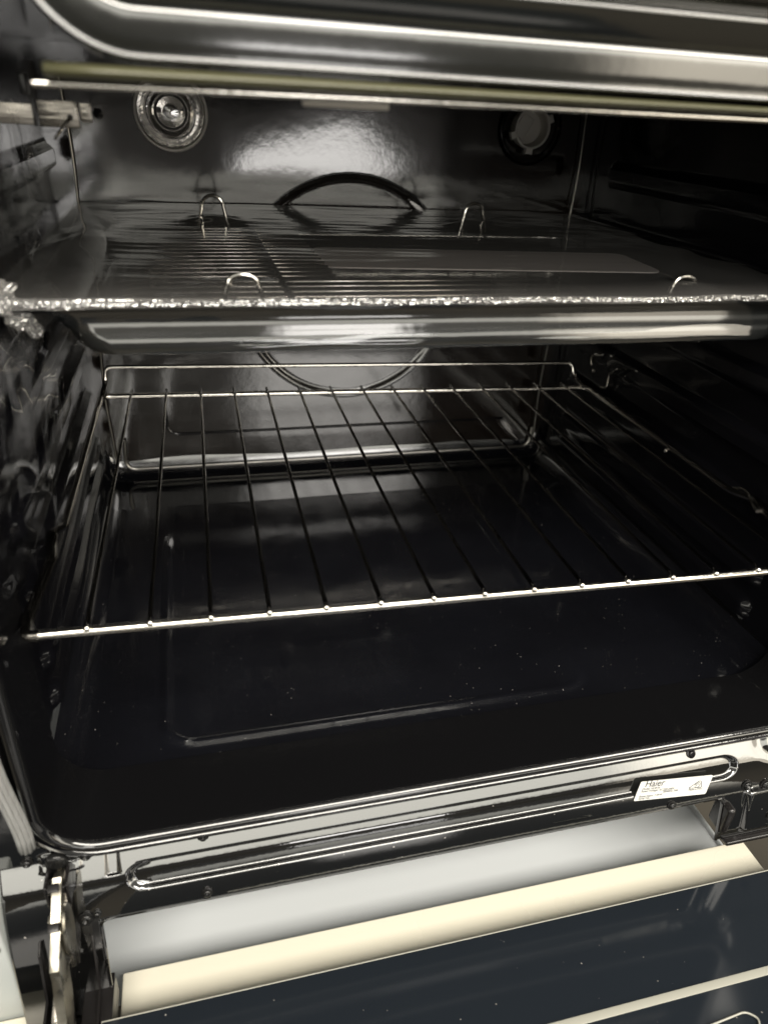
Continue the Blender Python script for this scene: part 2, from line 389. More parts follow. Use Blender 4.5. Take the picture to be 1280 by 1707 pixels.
# front plate: lower panel, pressed recess, side legs and cut-outs
def plate_y(x, z):
    y = -.0265
    d = sdr(x, z, .0025, .434, -.1905, -.1600, .0135)
    y += .0032 * sm(-d / .0045)
    d = sdr(x, z, -.009, -.0005, -.170, -.140, .001)
    y += .0020 * sm(-d / .0015)
    # stamped area round the right hinge
    d = sdr(x, z, .442, .540, -.262, -.206, .006); y -= .004 * sm(-d / .003)
    d = math.hypot(x - .470, (z + .152) * .8) - .016; y += .0010 * math.exp(-(d / .005) ** 2)
    d = sdr(x, z, -.045, -.021, -.158, -.138, .004); y -= .0015 * sm(-d / .002)
    y += .006 * sm((z + .147) / .008) if sdr(x, z, X0, X1, Z0, Z1 + .1, .03) < .014 else 0
    y += .00007 * nz(x * 14, z * 14, 9)
    return y
def plate_keep(x, z):
    if sdr(x, z, X0, X1, Z0 + .004, Z1 + .2, .030) < .012: return False
    if z < -.2120 and -.0150 < x < .4240: return False
    if z < -.268 and x > .42: return False
    return True
xs = sorted(set([round(v, 5) for v in lin(-.0665, -.015, .0012) + lin(-.015, .009, .0010) + lin(.009, .416, .004) + lin(.416, .424, .001) + lin(.424, .440, .001) + lin(.440, .56, .0015)]))
zs = sorted(set([round(v, 5) for v in lin(-.320, -.268, .004) + lin(-.268, -.212, .002) + lin(-.212, -.132, .0007) + lin(-.132, .30, .006)]))
# the plate leans back at the top: (s, y, z) of its profile, from a tilt of 33 degrees at the rim to 13 at its lower edge
def tilt(q):
    T = [(-.146, 33), (-.171, 29.3), (-.1745, 24), (-.185, 20.5), (-.212, 13), (-.34, 6)]
    if q >= T[0][0]: return 33
    for (a, ta), (b, tb) in zip(T, T[1:]):
        if q >= b: return ta + (tb - ta) * (a - q) / (a - b)
    return 6
TAB = [(-.146, -.0265, -.146)]
while TAB[-1][0] > -.335:
    q, y, z = TAB[-1]; q -= .0005; k = (q - .2497) / .2949; t = math.tan(R(tilt(q)))
    d = (z - .2497 - k * (y + .3214)) / (1 - k * t); TAB.append((q, y - t * d, z - d))
def FP(x, q, out=0):
    """point of the front plate for profile parameter q, lifted by `out` along its normal"""
    if q >= -.146: return Vector((x, -.0265 - out, q))
    f = (-.146 - q) / .0005; i = min(int(f), len(TAB) - 2); f -= i
    y = TAB[i][1] * (1 - f) + TAB[i + 1][1] * f; z = TAB[i][2] * (1 - f) + TAB[i + 1][2] * f
    t = R(tilt(q)) * sm((-.146 - q) / .004)
    return Vector((x, y - out * math.cos(t), z + out * math.sin(t)))
def plate_pt(x, q): return tuple(FP(x, q, -(plate_y(x, q) + .0265)))
pl = link_me('front_plate', grid(plate_pt, xs, zs, plate_keep), FRONT, oven, angle=0)
solid(pl, .0012, -1)
# turned-in lower edge of the plate
bm = bmesh.new()
tube(bm, [FP(-.0148, q, -.0005) for q in lin(-.318, -.218, .01)] + [FP(-.0138, -.2145, -.0005), FP(-.0115, -.2125, -.0005)] + [FP(x, -.2121, -.0005) for x in lin(-.008, .418, .02)] + [FP(.4215, -.2135, -.0005), FP(.4235, -.217, -.0005)] + [FP(.4240, q, -.0005) for q in lin(-.222, -.268, .01)], .0012, 8)
link('plate_edge', bm, FRONT, oven)
# screws
for (x, z, r) in ((.0488, -.1475, .0026), (.0485, -.2045, .0026), (.3950, -.1515, .0026), (.3790, -.2085, .0026), (-.0510, -.1431, .0026), (-.0191, -.1455, .0032), (.4430, -.2020, .0032), (.4600, -.2060, .0038), (.4660, -.243, .003), (-.0160, -.2045, .0020), (-.0400, -.2060, .0026), (-.0225, -.2075, .0036)):
    o = screw(0, 0, 0, r, parent=oven)
    o.location = FP(x, z, -(plate_y(x, z) + .0265) + .0002) - oven.location
    o.rotation_euler = (-R(tilt(z)) * sm((-.146 - z) / .004), 0, 0)
    o.data.transform(Matrix.Translation(oven.location))
bm = bmesh.new(); ring(bm, -.0348, -.029, -.1440, [(.0001, -.0028), (.003, -.0030), (.0055, -.0022), (.0064, -.001), (.0064, .001)], 32)
link('hinge_screw', bm, SCREW, oven)

# rating label
lab = bmesh.new()
LO = FP(.3465, -.1938, .0010); LU = FP(.4065, -.2017, .0010) - LO; LV = FP(.3525, -.1730, .0010) - LO
LN = LU.cross(LV).normalized(); LN = LN if LN.y < 0 else -LN
def lp(u, v, out=0): return LO + LU * u + LV * v + LN * out
prf = resample([lp(0, 0), lp(1, 0), lp(1, 1), lp(0, 1)], .0012, 3, closed=True)
vs = [lab.verts.new(p) for p in prf]; vb = [lab.verts.new(p - LN * .0005) for p in prf]
lab.faces.new(vs)
for i in range(len(vs)): lab.faces.new((vs[i], vb[i], vb[(i + 1) % len(vs)], vs[(i + 1) % len(vs)]))
label = link('rating_label', lab, LABELM, oven, smooth=False, label='white rating label with black print')
def text(body, u, v, size, name='lettering', bold=0):
    c = bpy.data.curves.new(name, 'FONT'); c.body = body; c.size = size; c.extrude = .00006; c.offset = bold
    o = bpy.data.objects.new(name, c); C.objects.link(o)
    dg = bpy.context.evaluated_depsgraph_get(); m_ = bpy.data.meshes.new_from_object(o.evaluated_get(dg))
    bpy.data.objects.remove(o)
    Mt = Matrix((LU.normalized(), LV.normalized(), LN)).transposed().to_4x4(); Mt.translation = lp(u, v, .0001)
    m_.transform(Mt); return link_me(name, m_, INK, label, False)
text('Haier', .07, .70, .0072, bold=.00005)
text('Model: HOR54', .05, .55, .0024)
text('Rated Voltage: AC220-240V', .05, .43, .0024)
text('50/60Hz 30A', .36, .31, .0024)
text('Rated Input: 7.2kW', .05, .17, .0024)
text('Serial No.:', .05, .05, .0024)
text('Made in P.R.C.', .72, .27, .0022)
bm = bmesh.new()
def lq(u, v): return lp(u, v, .0001)
tube(bm, resample([lq(.71, .40), lq(.90, .40), lq(.86, .74), lq(.83, .76)], .0012, 4, closed=True), .00022, 6, closed=True)
cc = lq(.825, .55); tube(bm, [cc + LU.normalized() * .0021 * math.cos(a) + LV.normalized() * .0021 * math.sin(a) for a in [k * math.pi / 10 for k in range(20)]], .0002, 6, closed=True)
tube(bm, [cc + LU.normalized() * .0009 * math.cos(a) + LV.normalized() * .0009 * math.sin(a) for a in [k * math.pi / 10 for k in range(15)]], .0002, 6)
link('compliance_mark', bm, INK, label)

# grey rubber seal hanging at the left edge of the opening
bm = bmesh.new()
gp = []
for k in range(26):
    t = k / 25; z = .12 - .231 * t
    gp.append((-.0475 + .0045 * sm((t - .72) / .28) + .0008 * math.sin(t * 9), -.040, z))
frames = [((1, 0, 0), (0, 1, 0))] * len(gp)
prof = []
for k in range(25):
    a = math.pi * k / 24; prof.append((-.0042 * math.cos(a), -.0055 * math.sin(a) - .0007 * math.cos(k * math.pi * .5)))
sweep(bm, gp, frames, prof)
o = link('door_seal', bm, RUBBER, oven, angle=20); solid(o, .0012, 0)

# white outer side of the cooker
bm = bmesh.new(); box(bm, -.125, -.0672, -.048, .30, -.52, -.162, .002)
o = link('side_panel', bm, SIDEW, oven, label='white enamel outer side with a screw')
screw(-.0735, -.0485, -.187, .003, STEEL, o)

# storage drawer
dr = bpy.data.objects.new('storage_drawer', None); C.objects.link(dr); dr.parent = oven; dr.location = Vector((.24, 0, -.42)) - oven.location
def dz_(x, y):
    z = -.31 + .03 * sm((y - .06) / .10) + .0022 * sm((x - .425) / .012)
    z += .0010 * nz(x * 6, y * 20, 1)
    return z
link_me('drawer_floor', grid(lambda x, y: (x, y, dz_(x, y)), lin(-.040, .4850, .005), lin(-.03, .30, .006)), WHITE, dr)
for xa, xb in ((.4855, .4880), (-.0440, -.0405)):
    bm = bmesh.new(); box(bm, xa, xb, -.029, .30, -.34, -.3035, .001); link('drawer_side', bm, WHITE, dr)
bm = bmesh.new(); box(bm, -.0130, .4810, -.165, -.0300, -.296, -.270, .0015)
link('drawer_front', bm, CREAM, dr, label='top edge of the white drawer front, warm light put into its cream colour')
bm = bmesh.new(); box(bm, -.13, -.0520, -.12, -.049, -.296, -.2600, .0015)
link('drawer_front', bm, CREAM, dr, label='white top edge left of the hinge, warm light put into its cream colour')
bm = bmesh.new(); box(bm, -.30, .85, -.02, -.012, -.78, -.40, .001)
link('plinth', bm, BLACKM, oven)

# lowered door
door = bpy.data.objects.new('oven_door', None); C.objects.link(door); door.parent = oven; door.location = Vector((.24, -.08, -.24)) - oven.location
bm = bmesh.new(); box(bm, -.0190, .560, -.500, -.0760, -.262, -.2415, .0012)
link('door_body', bm, BLACKM, door)
bm = bmesh.new(); box(bm, -.130, -.0530, -.500, -.0860, -.262, -.2380, .0015)
link('door_side', bm, GLASSD, door)
bm = bmesh.new(); box(bm, -.0185, .560, -.500, -.0750, -.2412, -.2370, .0008)
link('inner_glass', bm, GLASSD, door)
bm = bmesh.new(); box(bm, -.0187, .561, -.0752, -.0743, -.2415, -.2372, .0003)
link('glass_edge', bm, LEDGE, door)
bm = bmesh.new(); box(bm, .06, .545, -.1395, -.1345, -.2369, -.2362, .0003)
link('glass_trim', bm, LEDGE, door)
bm = bmesh.new(); tube(bm, resample([(.340, -.158, -.2355), (.372, -.1555, -.2355), (.378, -.161, -.2355), (.374, -.166, -.2355)], .004, 5), .0006, 8)
link('glass_clip', bm, LEDGE, door)
# hinge: channel plates, block and steel arm
bm = bmesh.new()
def plate_x(bm, x0, x1, poly, bev=.0004):
    a = [bm.verts.new((x0, y, z)) for y, z in poly]; b = [bm.verts.new((x1, y, z)) for y, z in poly]
    f0 = bm.faces.new(a); f1 = bm.faces.new(b[::-1])
    for i in range(len(a)):
        j = (i + 1) % len(a); bm.faces.new((a[i], b[i], b[j], a[j]))
    if bev:
        bmesh.ops.bevel(bm, geom=list(f0.edges) + list(f1.edges), offset=bev, segments=2, profile=.5, affect='EDGES')
# outer-left channel plate
plate_x(bm, -.0505, -.0490, [(-.036, -.188), (-.052, -.196), (-.060, -.230), (-.150, -.236), (-.150, -.290), (-.034, -.290)])
plate_x(bm, -.0215, -.0200, [(-.036, -.188), (-.046, -.196), (-.056, -.236), (-.100, -.238), (-.100, -.290), (-.034, -.290)])
box(bm, -.050, -.0205, -.110, -.036, -.292, -.288, .0003)
link('hinge_channel', bm, BLACKM, door)
bm = bmesh.new()
box(bm, -.0405, -.0150, -.125, -.0795, -.262, -.2310, .0015)
box(bm, -.0310, -.0130, -.0790, -.0450, -.262, -.2400, .001)
link('hinge_block', bm, BLACKM, door)
ha = bmesh.new()
def lean(y, z): f = 1 - .055 * sm((-.145 - z) / .06); return (-.3214 + (y + .3214) * f, .2497 + (z - .2497) * f)
arm = [(-.030, -.148), (-.040, -.143), (-.047, -.148), (-.056, -.153), (-.060, -.165), (-.069, -.172), (-.070, -.184), (-.066, -.200), (-.074, -.222), (-.088, -.245), (-.084, -.262), (-.066, -.256), (-.054, -.232), (-.048, -.205), (-.040, -.190), (-.036, -.172), (-.030, -.160)]
plate_x(ha, -.0355, -.0305, [lean(*p) for p in arm], .0007)
harm = link('hinge_arm', ha, ZINC, door, label='zinc plated steel hinge arm')
bm = bmesh.new()
for (y0, z0, hh, ang) in ((-.0495, -.139, .0016, 20), (-.0640, -.1525, .0018, 25), (-.0720, -.1650, .0014, 8)):
    box(bm, -.0358, -.0302, y0 - .0022, y0 + .0022, z0 - hh, z0 + hh, .0004, Matrix.Rotation(R(ang), 3, 'X'))
link('hinge_dark_gap', bm, BLACKM, harm)  # black boxes stand in for the dark gaps between arm segments
bm = bmesh.new(); 
seg = 28; rows = []
for (xx, rr_) in ((-.0300, .0001), (-.0300, .0125), (-.0288, .0132), (-.0276, .0125), (-.0276, .0001)):
    rows.append([bm.verts.new((xx, -.0560 + rr_ * .8 * math.cos(k * 2 * math.pi / seg), -.168 + rr_ * 1.5 * math.sin(k * 2 * math.pi / seg))) for k in range(seg)])
for i in range(len(rows) - 1):
    for k in range(seg): bm.faces.new((rows[i][k], rows[i][(k + 1) % seg], rows[i + 1][(k + 1) % seg], rows[i + 1][k]))
link('hinge_cam', bm, ZINC, harm)
bm = bmesh.new()
plate_x(bm, -.0310, -.0296, [(-.030, -.150), (-.044, -.160), (-.058, -.180), (-.060, -.200), (-.050, -.214), (-.036, -.205), (-.030, -.180)], .0003)
plate_x(bm, -.0450, -.0385, [(-.060, -.222), (-.074, -.226), (-.086, -.246), (-.090, -.262), (-.062, -.262), (-.056, -.240)], .0006)
link('hinge_link', bm, STEEL, harm)
bm = bmesh.new()
box(bm, -.0375, -.0305, -.0575, -.0535, -.1640, -.1545, .0006, Matrix.Rotation(R(18), 3, 'X'))
box(bm, -.0372, -.0308, -.0700, -.0655, -.1860, -.1735, .0006, Matrix.Rotation(R(8), 3, 'X'))
link('hinge_pin', bm, ZINC, harm)
bm = bmesh.new()
box(bm, -.0405, -.0385, -.044, -.029, -.164, -.146, .0004); box(bm, -.0295, -.0275, -.044, -.029, -.164, -.146, .0004)
box(bm, -.0400, -.0280, -.0440, -.0405, -.153, -.147, .0006)
link('hinge_socket', bm, BLACKM, oven)
# right hinge cover (rounded black block at the far side)
bm = bmesh.new(); box(bm, .4245, .4310, -.053, -.036, -.217, -.190, .0028); box(bm, .4310, .56, -.056, -.046, -.2285, -.2245, .0012)
link('hinge_cover', bm, BLACKM, oven)

# upper fascia: pillow-shaped enamel rail with rounded left end, running on to the right
XL, ZB, RC = .0165, .2592, .040
path = []
for z in lin(ZB + RC, .42, .03)[::-1]: path.append(((XL, 0, z), (-1, 0, 0)))
for k in range(1, 17):
    a = R(180 + 90 * k / 16); path.append(((XL + RC + RC * math.cos(a), 0, ZB + RC + RC * math.sin(a)), (math.cos(a), 0, math.sin(a))))
for x in lin(XL + RC, .75, .02)[1:]: path.append(((x, 0, ZB), (0, 0, -1)))
# profile in (outward a, y): from the bottom edge going inwards (negative a = up)
prof = [(-.004, .010), (.0, .004), (.0012, -.004), (.0006, -.012), (.0006, -.0180), (.0004, -.0216), (-.0006, -.0238), (-.0016, -.0234), (-.0028, -.0234), (-.0060, -.02375), (-.0090, -.0239), (-.0120, -.02398), (-.0138, -.0239), (-.0148, -.0236), (-.0160, -.0241), (-.0185, -.0266), (-.0225, -.0292), (-.0258, -.0305), (-.0275, -.0290), (-.0285, -.0295), (-.032, -.0340), (-.037, -.0370), (-.0395, -.0375)]
def dense(pr, n=4):
    out = []
    for i in range(len(pr) - 1):
        p0 = pr[max(0, i - 1)]; p1 = pr[i]; p2 = pr[i + 1]; p3 = pr[min(len(pr) - 1, i + 2)]
        for k in range(n):
            t = k / n
            out.append(tuple(.5 * ((2 * p1[j]) + (-p0[j] + p2[j]) * t + (2 * p0[j] - 5 * p1[j] + 4 * p2[j] - p3[j]) * t * t + (-p0[j] + 3 * p1[j] - 3 * p2[j] + p3[j]) * t ** 3) for j in (0, 1)))
    out.append(pr[-1]); return out
bm = bmesh.new()
sweep(bm, [(p[0], -.010, p[2]) for p, n in path], [(n, (0, 1, 0)) for p, n in path], dense(prof))
o = link('fascia', bm, FASC, oven, angle=0)
bm = bmesh.new(); box(bm, -.15, .90, -.0250, .0, .30, .60, .004); box(bm, .06, .90, -.046, -.026, .2990, .60, .002)
link('control_panel', bm, ENAMEL, oven)
# olive seal strip and bright rail below it
bm = bmesh.new()
_xs = lin(.026, .75, .02)
sweep(bm, [(x, -.030, .2551 + .0012 * (x - .026) / .4) for x in _xs], [((0, 0, -1 + .45 * sm((x - .026) / .3)), (0, 1, 0)) for x in _xs], [(-.0018 * math.cos(math.pi * k / 12), -.0050 * math.sin(math.pi * k / 12)) for k in range(13)])
o = link('upper_seal', bm, OLIVE, oven); solid(o, .001, 0)
bm = bmesh.new()
tube(bm, [(.0215, -.030, .2509), (.024, -.030, .2510), (.1655, -.030, .2522)], .0012, 10)
tube(bm, [(.1655, -.030, .2522), (.1805, -.030, .2523)], .0015, 10)
tube(bm, [(.1805, -.030, .2523), (.75, -.030, .2545)], .0012, 10)
link('steel_rail', bm, CHROME, oven)
bm = bmesh.new(); box(bm, .115, .1503, -.002, .0, .2486, .2540, .0006)
link('steel_tab', bm, CERAM, oven)
# steel bracket with ruler marks, slot and hooked wire
bm = bmesh.new(); box(bm, .0017, .0202, .0980, .0992, .2334, .2451, .0005); br = link('mounting_bracket', bm, STEEL, oven)
bm = bmesh.new(); box(bm, .0204, .0261, .1012, .1022, .2367, .2445, .0003); box(bm, .0215, .0261, .0988, .1011, .2360, .2366, .0002); link('bracket_tongue', bm, STEEL, br)
bm = bmesh.new(); box(bm, -.0400, .0002, .1000, .1012, .2340, .2433, .0004); link('bracket_strap', bm, STEEL, br)
bm = bmesh.new()
for k in range(8):
    L_ = .0037 if k % 3 == 0 else .0022
    box(bm, .0027, .0027 + L_, .0977, .0979, .2436 - k * .0011, .24372 - k * .0011)
ring(bm, .0162, .0978, .2379, [(.0001, 0), (.0014, -.0001)], 20)
link('bracket_marks', bm, INK, br)
bm = bmesh.new(); tube(bm, resample([(.0162, .105, .2381), (.0162, .0955, .2376), (.0112, .0915, .2316), (.0086, .0915, .2285)], .002, 5), .0008, 8); link('wire_hook', bm, CHROME, br)
bm = bmesh.new(); box(bm, -.0032, .0000, .0900, .0975, .2470, .2556, .0006); box(bm, -.0002, .0012, .0955, .0985, .2336, .2454, .0003); link('bracket_clip_and_gap', bm, BLACKP, br)  # second box is a black strip put in for the dark gap
screw(.0288, .105, .2402, .0019, parent=br)

# oven lamps on the back wall
lampL = bpy.data.objects.new('oven_lamp', None); C.objects.link(lampL); lampL.parent = oven; lampL.location = Vector((.062, Y1, .236)) - oven.location
lampL['label'] = 'left oven lamp under a ribbed clear glass lens'
cx, cz = .062, .2365
bm = bmesh.new(); ring(bm, cx, Y1 - .001, cz, [(.0335, .002), (.0335, -.003), (.0325, -.0042), (.0312, -.0042), (.0305, -.002), (.0300, .004)], 72); link('lamp_collar', bm, CERAM, lampL)
bm = bmesh.new(); ring(bm, cx, Y1 - .002, cz, [(.0300, .001), (.0290, -.008), (.0262, -.0120), (.0245, -.0115), (.0215, -.0150), (.0195, -.0146), (.0165, -.0175), (.0150, -.0170), (.0110, -.0195), (.0060, -.0205), (.0001, -.0208)], 72)
for k in range(14):
    a = k * 2 * math.pi / 14; tube(bm, [(cx + r_ * math.cos(a), Y1 - yy, cz + r_ * math.sin(a)) for r_, yy in ((.0285, .0105), (.026, .0142), (.0225, .0165))], .0006, 6)
link('lamp_lens', bm, LENS, lampL)
bm = bmesh.new(); ring(bm, cx, Y1, cz, [(.0300, -.0006), (.022, .0005), (.0165, -.002), (.0160, -.006), (.0150, -.006), (.0140, -.001), (.0001, 0)], 48); link('lamp_reflector', bm, CHROME, lampL)
bm = bmesh.new(); ring(bm, cx, Y1, cz, [(.0001, -.0135), (.0035, -.013), (.006, -.010), (.0065, -.006), (.005, -.001)], 32); link('bulb', bm, CHROME, lampL)
bm = bmesh.new(); ring(bm, cx, Y1, cz, [(.0140, -.0020), (.0140, -.0090), (.0128, -.0090), (.0128, -.002)], 48); box(bm, cx - .0125, cx - .0085, Y1 - .0085, Y1 - .006, cz - .001, cz + .003); box(bm, cx + .0085, cx + .0115, Y1 - .0085, Y1 - .006, cz - .001, cz + .003); link('lamp_holder', bm, BLACKP, lampL)
lampR = bpy.data.objects.new('oven_lamp', None); C.objects.link(lampR); lampR.parent = oven; lampR.location = Vector((.42, Y1, .238)) - oven.location
lampR['label'] = 'right lamp holder without its glass, grey open socket'
cx, cz = .4195, .2385
bm = bmesh.new(); ring(bm, cx + .004, Y1 - .001, cz, [(.036, .001), (.0345, -.002), (.0335, -.001), (.0315, .0015), (.030, -.001), (.0285, -.001), (.027, .003), (.020, .004)], 64); link('lamp_collar', bm, ENAMEL, lampR)
bm = bmesh.new(); ring(bm, cx, Y1 - .012, cz, [(.0162, .012), (.0168, -.003), (.0178, -.004), (.0192, -.004), (.0196, -.002), (.0196, .001), (.0180, .002), (.0176, .014)], 56)
for a in (200, 268, 25):
    ca, sa = math.cos(R(a)), math.sin(R(a)); rot = Matrix.Rotation(-R(a), 3, 'Y')
    box(bm, cx + .0212 * ca - .0026, cx + .0212 * ca + .0026, Y1 - .0155, Y1 - .0105, cz + .0212 * sa - .0036, cz + .0212 * sa + .0036, .0004, rot)
link('socket_ring', bm, CERAM, lampR)
bm = bmesh.new(); ring(bm, cx, Y1 - .001, cz, [(.0160, -.008), (.0150, -.001), (.0001, -.0005)], 48); box(bm, cx - .012, cx + .002, Y1 - .004, Y1 - .0015, cz - .010, cz + .012, .001, Matrix.Rotation(R(28), 3, 'Y')); link('socket_cup', bm, CERAM, lampR)
screw(.455, Y1 - .001, .2395, .0012, parent=oven, m=STEEL)

# wire hooks on the right wall and a bright bend of the rack
bm = bmesh.new()
tube(bm, resample([(.484, .349, .018), (.481, .347, .026), (.481, .340, .032), (.483, .330, .034)], .006, 5), .0013, 8)
link('hook_and_rack_bend', bm, CHROME, oven)
bm = bmesh.new()
tube(bm, resample([(.4835, .112, -.0105), (.4840, .0935, -.0010), (.4835, .0850, -.0020), (.4825, .0790, -.0060), (.4810, .0700, -.0085)], .003, 5), lambda t: .0010 + .0012 * sm((t - .5) / .1), 8)  # bent side end of the rack, added as a separate bright piece
link('hook_and_rack_bend', bm, CHROME, oven)
bm = bmesh.new()
tube(bm, resample([(.484, .322, .0015), (.480, .304, .0075), (.480, .306, .021), (.480, .291, .0320), (.484, .281, .0335)], .005, 5), .0013, 8)
link('hook_and_rack_bend', bm, CHROME, oven)
for yy, zz in ((.335, .015), (.19, -.012)):
    screw(.4795, yy, zz, .0014, m=STEEL, parent=oven)

# ------------------------------------------------------------------ WIRE RACK
S = .032; LR = .355
rack = empty('wire_rack', (0, 0, 0), 'chrome wire rack with fifteen rods resting on the guides in the middle of the oven', 'oven rack')
bm = bmesh.new()
XA, XB = -.0275, .4790
path = [(XA + .000, LR, 0)]
left = [(XA, LR, 0), (XA + .0005, .112, 0), (XA - .002, .108, .001), (XA - .0050, .100, .002), (XA - .0040, .090, -.001), (XA - .0015, .076, -.001), (XA - .0045, .012, 0), (XA - .002, .0, 0)]
rightp = [(XB + .003, .0, 0), (XB + .004, .070, -.001), (XB + .007, .080, .001), (XB + .006, .092, .002), (XB, .108, 0), (XB, LR, 0)]
tube(bm, resample(left + rightp, .009, 6, closed=True), .0027, 12, closed=True)
fr = link('frame', bm, CHROME, rack)
bm = bmesh.new()
tube(bm, resample([(XA + .001, LR - .004, .001), (XA + .004, LR + .010, .010), (XA + .005, LR + .012, .0245), (.4610, LR + .012, .0245), (.4640, LR + .008, .012), (XB - .008, LR - .006, .003), (XB - .002, LR - .012, .002)], .006, 6), .0021, 10)
link('back_stop', bm, CHROME, rack)
bm = bmesh.new()
tube(bm, [(0, -.0018, .0024), (0, -.0006, .0036), (0, .003, .0040), (0, .02, .0038), (0, .18, .0036), (0, LR - .01, .0038), (0, LR + .0045, .0040)], .00135, 8)
me = bpy.data.meshes.new('rod')
bm.to_mesh(me); bm.free(); me.materials.append(ROD); me.polygons.foreach_set('use_smooth', [True] * len(me.polygons))
for i in range(15):
    o = bpy.data.objects.new('rod', me if True else me.copy()); C.objects.link(o); o.parent = rack; o.location = (i * S, 0, 0)
bm = bmesh.new(); bmesh.ops.create_uvsphere(bm, u_segments=12, v_segments=8, radius=.0021)
me = bpy.data.meshes.new('weld_point'); bm.to_mesh(me); bm.free(); me.materials.append(CHROME); me.polygons.foreach_set('use_smooth', [True] * len(me.polygons))
for i in range(15):
    o = bpy.data.objects.new('weld_point', me); C.objects.link(o); o.parent = rack; o.location = (i * S, -.0012, .0028)
for pts in (left[1:] + rightp[:1], rightp[:6]):
    P = [Vector(p) for p in pts]
    if pts[0][0] < 0: P = P[2:7] + [P[6] + Vector((.006, -.0008, 0))] if len(P) > 7 else P[2:]
    else: P = P[0:4]
    bm = bmesh.new(); tube(bm, resample(P, .007, 6), .0036, 12); link('side_stop', bm, ROD, rack)
rv = Vector((-.0031, .0153, -.0147)); rack.rotation_mode = 'QUATERNION'
rack.rotation_quaternion = Matrix.Rotation(rv.length, 3, rv.normalized()).to_quaternion()

# ------------------------------------------------------------------ BAKING TRAY
tray = empty('baking_tray', (.22, .25, .13), 'black enamel baking tray wrapped in clear film on the upper guides', 'baking tray')
ZR, ZT = .1560, .1290
def rr(x0, x1, y0, y1, r, n=8):
    out = []
    for cx_, cy_, a0 in ((x0 + r, y0 + r, 180), (x1 - r, y0 + r, 270), (x1 - r, y1 - r, 0), (x0 + r, y1 - r, 90)):
        for k in range(n + 1):
            a = R(a0 + 90 * k / n); out.append((cx_ + r * math.cos(a), cy_ + r * math.sin(a)))
    return out
bm = bmesh.new(); rows = []
lev = [(-.0310, .4850, .0590, .4480, .020, ZR - .0025), (-.0318, .4858, .0582, .4488, .020, ZR - .0010), (-.0310, .4850, .0590, .4480, .020, ZR), (-.0270, .4810, .0625, .4440, .018, ZR - .0002), (-.0150, .4680, .0665, .4330, .018, ZR - .0012), (-.0125, .4655, .0675, .4310, .018, ZR - .003), (.0030, .4470, .0635, .4200, .018, ZT + .012), (.0080, .4410, .0600, .4200, .018, ZT + .006), (.0120, .4370, .0610, .4160, .018, ZT + .002), (.0200, .4270, .0660, .4110, .020, ZT), (.06, .39, .11, .38, .02, ZT)]
for (a, b, c, d, r, z) in lev:
    rows.append([bm.verts.new((x, y, z)) for x, y in rr(a, b, c, d, r)])
n = len(rows[0])
for i in range(len(rows) - 1):
    for k in range(n): bm.faces.new((rows[i][k], rows[i][(k + 1) % n], rows[i + 1][(k + 1) % n], rows[i + 1][k]))
bm.faces.new(rows[-1])
o = link('pan', bm, TRAYM, tray, angle=50); solid(o, .0010, 0)

# card added in the tray to give the pale band under the film
bm = bmesh.new(); pr = resample([(.158, .190, 0), (.420, .172, 0), (.428, .250, 0), (.163, .268, 0)], .012, 5, closed=True)
vs = [bm.verts.new((p.x, p.y, .1502)) for p in pr]; vb = [bm.verts.new((p.x, p.y, .1493)) for p in pr]; bm.faces.new(vs); bm.faces.new(vb[::-1])
for i in range(len(vs)): bm.faces.new((vs[i], vb[i], vb[(i + 1) % len(vs)], vs[(i + 1) % len(vs)]))
o = link('pale_band_card', bm, PAPER, None, smooth=False); tag(o, 'pale grey card with rounded corners, added under the tray film for its pale band', 'card')

# trivet inside the tray
tv = empty('tray_insert', (.2, .2, .131), 'wire insert with four raised loops lying in the film wrapped tray', 'wire insert')
zt = .1470
bm = bmesh.new(); tube(bm, resample([(.028, .088, zt), (.425, .088, zt), (.425, .352, zt), (.036, .352, zt)], .012, 5, closed=True), .0016, 8, closed=True); link('frame', bm, CHROME, tv)
def wire_mesh(xe):
    bm = bmesh.new(); tube(bm, [(.028, 0, zt + .0040), (xe, 0, zt + .0050)], .0014, 8)
    me = bpy.data.meshes.new('wire'); bm.to_mesh(me); bm.free(); me.materials.append(WIREM); me.polygons.foreach_set('use_smooth', [True] * len(me.polygons)); me.transform(Matrix.Translation((-.2, 0, -.131))); return me
long_wire, short_wire = wire_mesh(.300), wire_mesh(.160)
for i in range(19):
    y = .096 + i * .0138
    o = bpy.data.objects.new('wire', long_wire if i < 4 else short_wire); C.objects.link(o); o.parent = tv; o.location = (0, y - .2, 0)
for x in (.122,):
    bm = bmesh.new(); tube(bm, [(x, .088, zt + .0060), (x, .352, zt + .0060)], .0020, 8); link('cross_bar', bm, BLACKM, tv)
def loop(cx, y, wd, h, z0):
    pts = [(cx - wd * .62, y, z0 - .012), (cx - wd * .5, y, z0)] + [(cx - wd * .42 * math.cos(math.pi * k / 8), y, z0 + h * .45 + h * .55 * math.sin(math.pi * k / 8)) for k in range(9)] + [(cx + wd * .5, y, z0), (cx + wd * .62, y, z0 - .012)]
    bm = bmesh.new(); tube(bm, pts, .0015, 8); link('loop', bm, CHROME, tv)
loop(.0905, .341, .022, .0185, .1600); loop(.3265, .341, .022, .0185, .1590)
loop(.0955, .090, .019, .0085, .1570); loop(.3785, .090, .018, .0078, .1565)

